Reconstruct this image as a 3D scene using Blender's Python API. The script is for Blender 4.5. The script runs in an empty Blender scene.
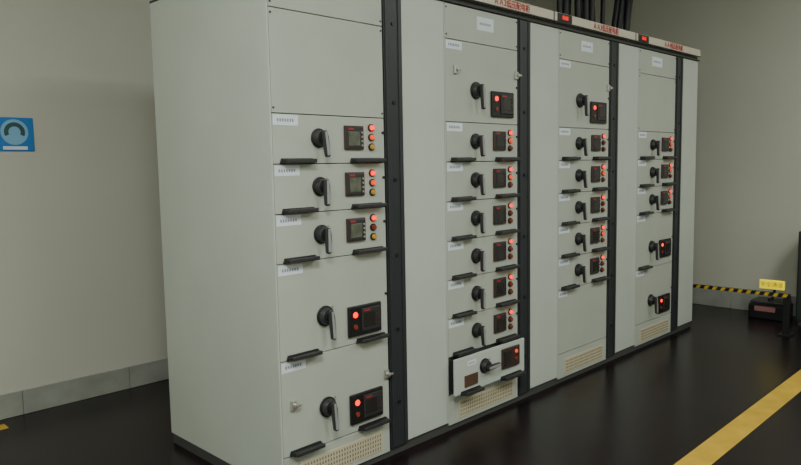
import bpy, bmesh, math, random
from mathutils import Vector, Matrix
random.seed(4)
scene=bpy.context.scene
# ------------------------------------------------------------ materials
def new_mat(name,col,rough=.5,metal=0.,noise=None,bump=0.,emis=None,estr=0.,spec=.5,coat=0.):
    m=bpy.data.materials.new(name); m.use_nodes=True
    nt=m.node_tree; b=nt.nodes['Principled BSDF']
    b.inputs['Base Color'].default_value=(*col,1); b.inputs['Roughness'].default_value=rough
    b.inputs['Metallic'].default_value=metal; b.inputs['Specular IOR Level'].default_value=spec
    b.inputs['Coat Weight'].default_value=coat
    if emis:
        b.inputs['Emission Color'].default_value=(*emis,1); b.inputs['Emission Strength'].default_value=estr
    if noise or bump:
        tc=nt.nodes.new('ShaderNodeTexCoord'); n=nt.nodes.new('ShaderNodeTexNoise')
        sc,amt=noise if noise else (20,0)
        n.inputs['Scale'].default_value=sc; n.inputs['Detail'].default_value=6
        nt.links.new(tc.outputs['Object'],n.inputs['Vector'])
        if amt:
            cr=nt.nodes.new('ShaderNodeValToRGB')
            cr.color_ramp.elements[0].position=.3; cr.color_ramp.elements[1].position=.7
            cr.color_ramp.elements[0].color=(*[max(0,c*(1-amt)) for c in col],1)
            cr.color_ramp.elements[1].color=(*[min(1,c*(1+amt)) for c in col],1)
            nt.links.new(n.outputs['Fac'],cr.inputs['Fac']); nt.links.new(cr.outputs['Color'],b.inputs['Base Color'])
        if bump:
            bp=nt.nodes.new('ShaderNodeBump'); bp.inputs['Strength'].default_value=bump; bp.inputs['Distance'].default_value=.002
            n2=nt.nodes.new('ShaderNodeTexNoise'); n2.inputs['Scale'].default_value=180; n2.inputs['Detail'].default_value=3
            nt.links.new(tc.outputs['Object'],n2.inputs['Vector'])
            nt.links.new(n2.outputs['Fac'],bp.inputs['Height']); nt.links.new(bp.outputs['Normal'],b.inputs['Normal'])
    return m
M=dict(
 paint=new_mat('cabinet_paint',(.50,.55,.49),.5,noise=(3,.035),bump=.15),
 front=new_mat('drawer_paint',(.44,.475,.41),.48,noise=(4,.04),bump=.15),
 strip=new_mat('charcoal_strip',(.024,.029,.032),.45),
 gap=new_mat('dark_gap',(.05,.052,.048),.8),
 black=new_mat('black_plastic',(.010,.010,.011),.38),
 dgrey=new_mat('dark_grey_plastic',(.030,.030,.032),.4),
 silver=new_mat('satin_metal',(.55,.55,.52),.32,metal=.8),
 lever=new_mat('lever_grey',(.30,.31,.31),.3),
 label=new_mat('label_white',(.72,.79,.84),.6),
 ink=new_mat('label_ink',(.25,.29,.34),.7),
 bezel=new_mat('meter_bezel',(.05,.028,.024),.4),
 screen=new_mat('meter_screen',(.11,.12,.085),.25,noise=(40,.2)),
 screend=new_mat('meter_screen_dark',(.025,.022,.02),.2),
 mred=new_mat('meter_red',(.35,.03,.03),.5),
 red=new_mat('lamp_red',(.7,.02,.005),.4,emis=(1,.022,.004),estr=2.6),
 orange=new_mat('lamp_orange',(.8,.10,.02),.4,emis=(1,.08,.012),estr=.8),
 amber=new_mat('lamp_amber',(.45,.28,.04),.3,emis=(.6,.35,.05),estr=.12),
 reddim=new_mat('lamp_off',(.25,.04,.02),.3),
 vent=new_mat('vent_cream',(.54,.49,.34),.6),
 ventd=new_mat('vent_slot',(.20,.18,.12),.8),
 brown=new_mat('brown_plate',(.10,.05,.03),.5),
 cream=new_mat('sign_cream',(.64,.59,.47),.5),
 rtext=new_mat('sign_red_text',(.45,.02,.015),.5),
 led=new_mat('led_digits',(.8,.02,.01),.4,emis=(1,.02,.008),estr=1.3),
 cable=new_mat('cable_black',(.008,.009,.012),.5),
 yellow=new_mat('yellow_paint',(.60,.38,.035),.5,noise=(9,.14)),
 hyel=new_mat('hazard_yellow',(.62,.40,.02),.5),
 eyel=new_mat('sign_yellow_glow',(.9,.75,.0),.4,emis=(1,.78,.0),estr=.55),  # sign yellow, its brightness put in as emission
 signink=new_mat('sign_ink',(.35,.25,.01),.5),
 blue=new_mat('sign_blue',(.02,.19,.55),.5),
 lblue=new_mat('sign_light_blue',(.22,.48,.70),.5),
 iconc=new_mat('sign_icon',(.03,.09,.10),.5),
 wall=new_mat('wall_paint',(.54,.545,.465),.85,noise=(1.3,.03),bump=.1),
 ceil=new_mat('ceiling_paint',(.50,.51,.45),.9,noise=(2,.03)),
 tile=new_mat('baseboard_tile',(.31,.325,.285),.35,noise=(7,.15)),
 grout=new_mat('baseboard_grout',(.12,.12,.10),.9),
 floor=new_mat('floor_black',(.0100,.0056,.0066),.27,noise=(5,.3),bump=.15,spec=.35),
 pink=new_mat('pink_label',(.40,.17,.17),.6),
 lampw=new_mat('lamp_diffuser',(.8,.8,.8),.5,emis=(1,1,.92),estr=2),
 lockg=new_mat('locker_green',(.02,.032,.026),.5),
)
# ------------------------------------------------------------ mesh builder
class MB:
    def __init__(s): s.bm=bmesh.new(); s.mats=[]
    def mi(s,m):
        if m not in s.mats: s.mats.append(m)
        return s.mats.index(m)
    def _merge(s,b,m,smooth=False):
        i=s.mi(m)
        for f in b.faces: f.material_index=i; f.smooth=smooth
        me=bpy.data.meshes.new('t'); b.to_mesh(me); b.free(); s.bm.from_mesh(me); bpy.data.meshes.remove(me)
    def box(s,x0,x1,y0,y1,z0,z1,m,bev=0,rot=None,taper=None):
        b=bmesh.new(); bmesh.ops.create_cube(b,size=1)
        c=Vector(((x0+x1)/2,(y0+y1)/2,(z0+z1)/2))
        for v in b.verts: v.co=Vector((v.co.x*(x1-x0),v.co.y*(y1-y0),v.co.z*(z1-z0)))
        if taper:
            for v in b.verts:
                if v.co.y<0: v.co.z*=taper; v.co.x*=(1+taper)/2 if taper<1 else 1
        if bev: bmesh.ops.bevel(b,geom=list(b.edges),offset=bev,segments=2,affect='EDGES',profile=.5)
        if rot: bmesh.ops.transform(b,matrix=rot,verts=b.verts)
        for v in b.verts: v.co+=c
        s._merge(b,m)
    def cyl(s,c,r,d,m,axis='Y',r2=None,seg=24,bev=0):
        b=bmesh.new(); bmesh.ops.create_cone(b,cap_ends=True,segments=seg,radius1=r,radius2=r if r2 is None else r2,depth=d)
        if bev:
            es=[e for e in b.edges if len(e.link_faces)==2 and any(len(f.verts)>4 for f in e.link_faces)]
            bmesh.ops.bevel(b,geom=es,offset=bev,segments=2,affect='EDGES',profile=.5)
        if axis=='Y': R=Matrix.Rotation(math.pi/2,4,'X')
        elif axis=='X': R=Matrix.Rotation(math.pi/2,4,'Y')
        else: R=Matrix.Identity(4)
        bmesh.ops.transform(b,matrix=Matrix.Translation(c)@R,verts=b.verts)
        s._merge(b,m,False)
    def poly(s,pts,y0,y1,m,bev=0):   # xz outline extruded in y
        b=bmesh.new(); vs=[b.verts.new((x,y0,z)) for x,z in pts]; f=b.faces.new(vs)
        r=bmesh.ops.extrude_face_region(b,geom=[f])
        for v in r['geom']:
            if isinstance(v,bmesh.types.BMVert): v.co.y=y1
        bmesh.ops.recalc_face_normals(b,faces=b.faces)
        if bev: bmesh.ops.bevel(b,geom=list(b.edges),offset=bev,segments=2,affect='EDGES',profile=.5)
        s._merge(b,m)
    def obj(s,name,parent=None,loc=(0,0,0),rot=None):
        me=bpy.data.meshes.new(name); s.bm.to_mesh(me); s.bm.free()
        for m in s.mats: me.materials.append(M[m])
        o=bpy.data.objects.new(name,me); scene.collection.objects.link(o)
        o.location=loc
        if rot: o.rotation_euler=rot
        if parent: o.parent=parent
        return o
def text(name,body,size,loc,mat,parent,rot=(math.pi/2,0,0),sx=1,off=0):
    cu=bpy.data.curves.new(name,'FONT'); cu.body=body; cu.size=size; cu.extrude=.0004; cu.offset=off
    cu.align_x='CENTER'; cu.align_y='CENTER'
    cu.materials.append(M[mat]); o=bpy.data.objects.new(name,cu); scene.collection.objects.link(o)
    o.location=loc; o.rotation_euler=rot; o.scale=(sx,1,1)
    o.parent=parent
    return o
# ------------------------------------------------------------ parts (front face at y=0, front is -Y)
def handle(mb,x,z,ang=0,big=False):
    r=.039 if not big else .043
    mb.cyl((x,-.005,z),r,.010,'black',bev=.003)
    mb.cyl((x,-.019,z),r*.86,.020,'dgrey',r2=r*.7,bev=.002)
    mb.cyl((x,-.033,z),r*.50,.012,'black',seg=20)
    a=math.radians(ang)
    R=Matrix.Rotation(a,4,'Y')
    L=.100 if not big else .118
    up=.028
    prof=[(-.008,up),(.008,up),(.013,.0),(.010,-(L-up)),(.005,-(L-up)-.006),(-.005,-(L-up)-.006),(-.010,-(L-up)),(-.013,0)]
    def tr(p):
        v=R@Vector((p[0],0,p[1])); return (x+v.x,z+v.z)
    mb.poly([tr(p) for p in prof],-.054,-.036,'dgrey',bev=.003)
    prof2=[(-.005,up-.004),(.005,up-.004),(.0075,-(L-up)+.002),(-.0075,-(L-up)+.002)]
    mb.poly([tr(p) for p in prof2],-.0570,-.052,'lever',bev=.001)
    mb.cyl((x+r*.8,-.011,z+r*.8),.004,.004,'silver',seg=10)
def meter_small(mb,x,z,light):
    w,h=.104,.100
    mb.box(x-w/2,x+w/2,-.012,0,z-h/2,z+h/2,'bezel',.004)
    mb.box(x-w/2+.007,x+w/2-.007,-.0145,-.010,z-h/2+.007,z+h/2-.007,'dgrey',.002)
    mb.box(x-.036,x+.026,-.0165,-.012,z-.033,z+.026,'screen' if light else 'screend',.001)
    mb.box(x-.038,x-.008,-.0165,-.013,z+.032,z+.040,'mred')
    for k in range(4): mb.cyl((x+.038,-.016,z+.022-k*.018),.0045,.004,'lever' if light else 'bezel',seg=10)
def lamp(mb,x,z,m,r=.0120):
    mb.cyl((x,-.004,z),r*1.35,.008,'black',seg=18,bev=.001)
    mb.cyl((x,-.012,z),r,.012,m,r2=r*.75,seg=18)
def pull(mb,x0,x1,z):
    c=(x0+x1)/2; w=(x1-x0)/2
    b=[(c-w,z-.009),(c-w+.008,z+.012),(c+w-.008,z+.012),(c+w,z-.009)]
    mb.poly(b,-.010,0,'black',.002)
    mb.box(c-w+.004,c+w-.004,-.034,-.006,z-.008,z+.008,'black',.004,taper=.85)
    mb.box(c-w+.010,c+w-.010,-.040,-.030,z-.006,z+.010,'dgrey',.003)
def label(mb,x0,x1,z0,z1,n=7,seed=0):
    mb.box(x0,x1,-.0012,0,z0,z1,'label')
    rnd=random.Random(seed); zc=(z0+z1)/2; w=(x1-x0)*.7/n
    for k in range(n):
        xx=x0+(x1-x0)*.15+k*w; hh=min(.006,(z1-z0)*(.13+rnd.random()*.05))
        mb.box(xx,xx+w*.62,-.0016,-.0010,zc-hh,zc+hh,'ink')
def latch(mb,x,z):
    mb.box(x-.012,x+.012,-.014,0,z-.020,z+.020,'silver',.003)
    mb.cyl((x+.004,-.018,z),.009,.012,'silver',seg=14)
    mb.box(x-.004,x+.026,-.026,-.020,z-.005,z+.005,'silver',.002)
def screws(mb,z0,z1):
    for xx in (.016,.584):
        for zz in (z0+.020,z1-.020): mb.cyl((xx,-.001,zz),.0045,.003,'gap',seg=10)
def plate(mb,z0,z1,x0=.009,x1=.593,m='front'):
    mb.box(x0,x1,0,.014,z0+.0018,z1-.0018,m,.0012)
def small_drawer(name,z0,par,seed,mx=.0,light=False,states=('red','orange','amber'),y=0,pulls=True):
    mb=MB(); z1=z0+.1935; plate(mb,z0,z1)
    handle(mb,.228,z0+.102,random.Random(seed).choice([-4,0,3,5,-2])-6)
    meter_small(mb,.425+mx,z0+.106,light)
    for k,s in enumerate(states): lamp(mb,.520+mx*.5,z0+.150-k*.041,s)
    label(mb,.012,.130,z0+.148,z0+.188,7,seed)
    if pulls: pull(mb,.035,.200,z0+.010); pull(mb,.390,.575,z0+.010)
    mb.cyl((.584,-.003,z0+.13),.006,.008,'black',seg=12)
    return mb.obj(name,par,(0,y,0))
def big_drawer(name,z0,h,par,seed,hz=.155,latches=(),lab=True,mz=.10,ang=-5,pulls=(1,1)):
    mb=MB(); z1=z0+h; plate(mb,z0,z1)
    handle(mb,.235,z0+hz,ang,big=True)
    x0,x1=.355,.545; a,b=z0+mz-.066,z0+mz+.066
    mb.box(x0,x1,-.014,0,a,b,'black',.005)
    mb.box(x0+.070,x1-.012,-.020,-.010,a+.018,b-.014,'dgrey',.003)
    mb.box(x0+.080,x1-.045,-.022,-.018,a+.034,b-.034,'screend',.001)
    mb.box(x0+.080,x0+.115,-.022,-.018,b-.028,b-.021,'mred')
    for k in range(4): mb.cyl((x1-.028,-.022,b-.036-k*.018),.0045,.004,'bezel',seg=10)
    lamp(mb,x0+.036,b-.038,'red',.016); lamp(mb,x0+.036,b-.090,'reddim',.014)
    if lab: label(mb,.012,.130,z1-.046,z1-.006,7,seed)
    if pulls[0]: pull(mb,.035,.200,z0+.010)
    if pulls[1]: pull(mb,.400,.575,z0+.010)
    for (lx,lz) in latches: latch(mb,lx,lz)
    mb.cyl((.584,-.003,z0+h*.5),.006,.008,'black',seg=12)
    return mb.obj(name,par)
def vent(name,par,z0=.030,z1=.182):
    mb=MB(); plate(mb,z0,z1)
    a,b=z0+.030,z0+.108
    mb.box(.085,.545,-.004,0,a-.006,b+.006,'vent',.001)
    for i in range(30):
        xx=.093+i*.0150
        for j in range(4):
            zz=a+.002+j*.0195
            mb.box(xx,xx+.0060,-.0050,-.0035,zz,zz+.0120,'ventd')
    return mb.obj(name,par)
def blank(name,par,z0,z1,lab=None,seed=0,latches=(),scr=True):
    mb=MB(); plate(mb,z0,z1)
    if scr: screws(mb,z0,z1)
    if lab: label(mb,*lab,n=6,seed=seed)
    for l in latches: latch(mb,*l)
    return mb.obj(name,par)
H=2.10; D=.933
def cabinet(i,X):
    mb=MB()
    mb.box(0,1,.02,D,.045,H,'paint',.003)                      # carcass
    mb.box(.006,.60,.0140,.021,.03,H-.004,'gap')              # shadow gap behind drawers
    mb.box(0,.0065,0,.022,.045,H,'paint',.001)                 # frame edge
    mb.box(.714,.998,0,.022,.047,H-.002,'paint',.003)          # cable compartment door
    mb.box(.600,.712,-.003,.022,.040,H,'strip',.002)           # dark multi-hole strip
    mb.box(.606,.626,-.010,-.002,.045,H-.004,'strip',.002)
    mb.box(.686,.706,-.008,-.002,.045,H-.004,'strip',.002)
    mb.box(.0,1.0,.012,D-.02,0,.046,'gap')                     # plinth
    mb.box(.0,1.0,-.012,D,H,H+.010,'gap')                      # top cap line
    for k in range(6):
        mb.cyl((.656,-.005,.25+k*.34),.009,.006,'black',seg=12)
    return mb.obj('switchgear_cabinet',None,(X,0,0))
U=.1935
cabs=[cabinet(i,float(i)) for i in range(4)]
def zrow(k): return 1.54-U*(k+1)   # bottom of k-th small drawer below 1.54
# --- cabinet 1
c=cabs[0]
blank('top_panel',c,1.932,H-.002,(.20,.335,2.005,2.060),1)
blank('blank_panel',c,1.54,1.932)
for k in range(3): small_drawer(f'drawer_unit_{k+1}',zrow(k),c,10+k,mx=-.012,light=True,states=('red','orange','amber') if k<2 else ('red','reddim','amber'))
big_drawer('drawer_unit_4',.573,.3865,c,14,hz=.150,mz=.100)
big_drawer('drawer_unit_5',.183,.390,c,15,hz=.155,mz=.105,latches=((.06,.39),(.575,.40)))
vent('vent_panel',c)
# --- cabinet 2
c=cabs[1]
blank('top_panel',c,1.932,H-.002,(.25,.385,2.000,2.065),2)
big_drawer('drawer_unit_1',1.54,.392,c,20,hz=.160,mz=.100,latches=((.075,1.79),(.575,1.80)),pulls=(0,0))
for k in range(6): small_drawer(f'drawer_unit_{k+2}',zrow(k),c,21+k,states=('red','orange' if k in(0,1) else 'reddim','reddim'))
# partly withdrawn bottom drawer
mb=MB(); z0=.190; z1=.378
mb.box(.006,.594,0,.014,z0+.002,z1-.002,'paint',.003)
mb.box(.03,.57,.014,.055,z0+.02,z1-.02,'dgrey')
handle(mb,.235,z0+.110,-90)
mb.box(.38,.535,-.012,0,z0+.055,z0+.165,'bezel',.004)
mb.box(.39,.45,-.016,-.01,z0+.075,z0+.150,'screend',.001)
lamp(mb,.50,z0+.135,'orange',.012); lamp(mb,.50,z0+.095,'reddim',.012)
mb.box(.075,.180,-.004,0,z0+.030,z0+.090,'brown',.001)
label(mb,.10,.17,z0+.135,z0+.16,5,77)
pull(mb,.04,.20,z0+.006); pull(mb,.37,.56,z0+.006)
o=mb.obj('withdrawn_drawer',c,(0,-.045,0))
vent('vent_panel',c)
# --- cabinet 3
c=cabs[2]
blank('top_panel',c,1.932,H-.002,(.25,.385,2.000,2.060),3)
big_drawer('drawer_unit_1',1.54,.392,c,30,hz=.165,mz=.100,latches=((.575,1.80),),pulls=(0,0))
for k in range(5): small_drawer(f'drawer_unit_{k+2}',zrow(k),c,31+k,states=('red','orange' if k%2 else 'reddim','reddim'))
blank('blank_panel',c,.183,.5725,(.012,.11,.53,.565),5,scr=False)
vent('vent_panel',c)
# --- cabinet 4
c=cabs[3]
blank('top_panel',c,1.932,H-.002,(.20,.36,1.995,2.06),4)
blank('blank_panel',c,1.54,1.932)
for k in range(3): small_drawer(f'drawer_unit_{k+1}',zrow(k),c,40+k,states=('red','orange','reddim'))
big_drawer('drawer_unit_4',.573,.3865,c,44,hz=.150,mz=.120,pulls=(1,0))
big_drawer('drawer_unit_5',.183,.390,c,45,hz=.150,mz=.095,pulls=(0,0))
vent('vent_panel',c)

# ------------------------------------------------------------ name board / busbar duct on top of the row
mb=MB()
mb.box(0,4.03,.02,.30,H+.010,2.136,'gap')
mb.box(-.01,4.04,.0,.075,2.136,2.190,'cream',.003)
mb.box(-.01,4.04,-.004,.0,2.134,2.1395,'gap'); 
for xx in (1.06,2.06,3.06,.06):
    mb.box(xx-.075,xx+.075,-.006,.0,2.141,2.186,'black',.002)
for xx in (.95,1.95,2.95): mb.box(xx-.004,xx+.004,-.002,0,2.138,2.189,'gap')
board=mb.obj('busbar_name_board')
for i in range(4):
    text(f'board_text_{i+1}','ＡＡ%d低压配电柜'%(i+1),.043,(i+.55,-.0012,2.162),'rtext',board,off=.0008)
for xx in (.06,1.06,2.06,3.06):
    text('led_text','88:88',.032,(xx,-.0068,2.163),'led',board,sx=.9)
# ------------------------------------------------------------ cable bundle rising behind the board
cu=bpy.data.curves.new('cable_bundle','CURVE'); cu.dimensions='3D'; cu.bevel_depth=.018; cu.bevel_resolution=3
groups=[(2.64,.13,4,.04),(2.86,.10,4,-.02),(3.06,.05,2,.0),(3.32,.12,5,.20)]
for gx,gw,n,lean in groups:
    for k in range(n):
        x=gx+(k/(n-1)-.5)*gw*1.7; y=.34+random.uniform(-.05,.08); dx=lean+random.uniform(-.05,.07)
        sp=cu.splines.new('BEZIER'); sp.bezier_points.add(2)
        for q,(a,b_,z) in enumerate([(x,y,2.11),(x+dx*.5,y+.01,2.5),(x+dx*1.6,y+.03,3.28)]):
            p=sp.bezier_points[q]; p.co=(a,b_,z); p.handle_left_type=p.handle_right_type='AUTO'
            p.radius=random.uniform(.9,1.3)
cu.materials.append(M['cable'])
cb=bpy.data.objects.new('cable_bundle',cu); scene.collection.objects.link(cb)

# ------------------------------------------------------------ room shell
XL,XR,YF,YB,ZC=-2.8,4.92,-4.2,1.914,3.3
def slab(name,x0,x1,y0,y1,z0,z1,m):
    mb=MB(); mb.box(x0,x1,y0,y1,z0,z1,m); return mb.obj(name)
slab('floor',XL-.1,XR+.1,YF-.1,YB+.1,-.1,0,'floor')
slab('ceiling',XL-.1,XR+.1,YF-.1,YB+.1,ZC,ZC+.1,'ceil')
slab('wall_back',XL-.1,XR+.1,YB,YB+.1,0,ZC,'wall')
slab('wall_right',XR,XR+.1,YF,YB,0,ZC,'wall')
slab('wall_left',XL-.1,XL,YF,YB,0,ZC,'wall')
slab('wall_front',XL-.1,XR+.1,YF-.1,YF,0,ZC,'wall')
def baseboard(name,a0,a1,fixed,axis,sgn,h=.135):
    mb=MB(); t=.014
    def bx(p,q,d0,d1,z0,z1,m,bev=0):
        lo,hi=sorted((fixed+sgn*d0,fixed+sgn*d1))
        if axis=='x': mb.box(p,q,lo,hi,z0,z1,m,bev)
        else: mb.box(lo,hi,p,q,z0,z1,m,bev)
    bx(a0,a1,0,t*.7,0,h-.004,'grout')
    p=a0
    while p<a1-.01:
        q=min(p+.60,a1); bx(p+.0015,q-.0015,0.0,t,0.001,h,'tile',.002); p=q
    return mb.obj(name)
baseboard('baseboard_back',XL+.02,XR-.02,YB,'x',-1)
baseboard('baseboard_right',YF+.02,YB-.02,XR,'y',-1,.17)
baseboard('baseboard_left',YF+.02,YB-.02,XL,'y',1)
baseboard('baseboard_front',XL+.02,XR-.02,YF,'x',1)
# floor lines
slab('floor_safety_line',-.6,XR-.02,-1.095,-.975,0,.0015,'yellow')
slab('floor_safety_line',XL+.02,-.50,1.74,1.82,0,.0015,'yellow')

# ------------------------------------------------------------ blue wall sign
mb=MB()
mb.box(-.097,.097,-.006,0,-.090,.090,'blue',.004)
mb.cyl((0,-.007,.012),.068,.003,'lblue',seg=40)
pts=[]
for k in range(17):
    a=math.radians(-25+k*230/16); pts.append((.052*math.cos(a),.012+.052*math.sin(a)))
for k in range(16,-1,-1):
    a=math.radians(-25+k*230/16); pts.append((.030*math.cos(a),.012+.030*math.sin(a)))
b=bmesh.new()
n=17
vo=[b.verts.new((pts[i][0],-.0095,pts[i][1])) for i in range(n)]
vi=[b.verts.new((pts[2*n-1-i][0],-.0095,pts[2*n-1-i][1])) for i in range(n)]
for i in range(n-1): b.faces.new((vo[i],vo[i+1],vi[i+1],vi[i]))
mb._merge(b,'iconc')
mb.box(-.06,.06,-.0075,-.0055,-.082,-.064,'label')
sg=mb.obj('ear_protection_sign',None,(-.325,YB,1.536))

# ------------------------------------------------------------ safety barrier at the far end
mb=MB()
XB=4.16
ya,yb_=.05,-.66
n=11; L=(ya-yb_)
mb.box(XB,XB+.02,yb_,ya,.290,.318,'black')
mb.box(4.003,XB+.02,ya-.001,ya+.02,.292,.316,'black')
for k in range(n):
    y0=ya-(k+.60)*L/n; s=.016
    bb=bmesh.new()
    q=[(XB-.0015,y0+.0,.2905),(XB-.0015,y0+.030,.2905),(XB-.0015,y0+.030-s,.3175),(XB-.0015,y0-s,.3175)]
    q=[(a,max(b_,yb_),c_) for a,b_,c_ in q]
    bb.faces.new([bb.verts.new(v) for v in q]); mb._merge(bb,'hyel')
mb.box(XB,XB+.035,yb_,yb_+.045,0,.30,'black',.002)
mb.box(XB-.04,XB+.08,yb_-.02,yb_+.065,0,.012,'black',.002)
mb.box(XB+.005,XB+.015,-.56,-.54,.31,.36,'black')
mb.box(XB-.004,XB+.020,-.620,-.445,.342,.412,'eyel',.006)
bar=mb.obj('safety_barrier')
text('sign_text','安全通道',.040,(XB-.0045,-.533,.377),'signink',bar,rot=(math.pi/2,0,-math.pi/2))
# black equipment case with pink tag beside the far wall
mb=MB()
cx0,cx1,cy0,cy1=4.62,4.86,-.50,-.22
mb.box(cx0,cx1,cy0,cy1,0,.125,'black',.01)
mb.box(cx0+.01,cx1-.01,cy0+.01,cy1-.01,.125,.15,'dgrey',.006)
mb.box(cx0-.003,cx0,cy0+.07,cy1-.05,.07,.11,'pink')
yc=(cy0+cy1)/2; xc=(cx0+cx1)/2
mb.cyl((xc,yc,.165),.008,.12,'black',axis='X',seg=12)
for dx in (-.05,.05): mb.box(xc+dx-.006,xc+dx+.006,yc-.006,yc+.006,.147,.17,'black')
mb.obj('equipment_case')
# low dark locker on far wall
mb=MB()
mb.box(4.55,4.90,-1.35,-.60,.04,.76,'lockg',.006)
mb.box(4.57,4.88,-1.33,-.62,0,.04,'gap')
mb.box(4.540,4.552,-1.34,-.98,.06,.745,'lockg',.004); mb.box(4.540,4.552,-.97,-.61,.06,.745,'lockg',.004)
for yy in (-1.0,-.95): mb.box(4.520,4.545,yy-.006,yy+.006,.36,.48,'silver',.002)
mb.obj('storage_locker')

# ------------------------------------------------------------ ceiling lamps, all out of view, some added as fill
def lampfix(x,y,z,power,lx=1.2,ly=.6,col=(.98,1,.96)):
    mb=MB()
    mb.box(-lx/2-.03,lx/2+.03,-ly/2-.02,ly/2+.02,.012,ZC-z-.001,'paint',.006)
    mb.box(-lx/2,lx/2,-ly/2,ly/2,.006,.014,'lampw')
    o=mb.obj('unseen_ceiling_lamp',None,(x,y,z))
    ld=bpy.data.lights.new('ceiling_area_light','AREA'); ld.shape='RECTANGLE'; ld.size=lx; ld.size_y=ly; ld.energy=power; ld.color=col
    lo=bpy.data.objects.new('ceiling_area_light',ld); scene.collection.objects.link(lo); lo.parent=o; lo.location=(0,0,-.004)
lampfix(-1.7,-2.3,3.2,112)
lampfix(1.0,-3.2,3.2,58)  # extra unseen lamp, added to brighten from the front
lampfix(3.6,-2.4,3.2,44)
lampfix(-2.0,-.4,3.2,22)  # unseen lamp added to lift the left part of the back wall
w=bpy.data.worlds.new('room_world'); scene.world=w; w.use_nodes=True
w.node_tree.nodes['Background'].inputs[0].default_value=(.5,.52,.5,1); w.node_tree.nodes['Background'].inputs[1].default_value=.2

# ------------------------------------------------------------ camera
yaw,pit,rol=.78742,-.09681,-.01738
f=Vector((math.sin(yaw)*math.cos(pit),math.cos(yaw)*math.cos(pit),math.sin(pit)))
r=Vector((math.cos(yaw),-math.sin(yaw),0)); u=r.cross(f)
r2=r*math.cos(rol)+u*math.sin(rol); u2=-r*math.sin(rol)+u*math.cos(rol)
cam=bpy.data.cameras.new('camera'); co=bpy.data.objects.new('camera',cam); scene.collection.objects.link(co)
mw=Matrix((( r2.x,u2.x,-f.x,-1.51982),(r2.y,u2.y,-f.y,-2.19688),(r2.z,u2.z,-f.z,1.33319),(0,0,0,1)))
co.matrix_world=mw
cam.sensor_width=36; cam.lens=689.44/801*36; cam.clip_start=.02
scene.camera=co
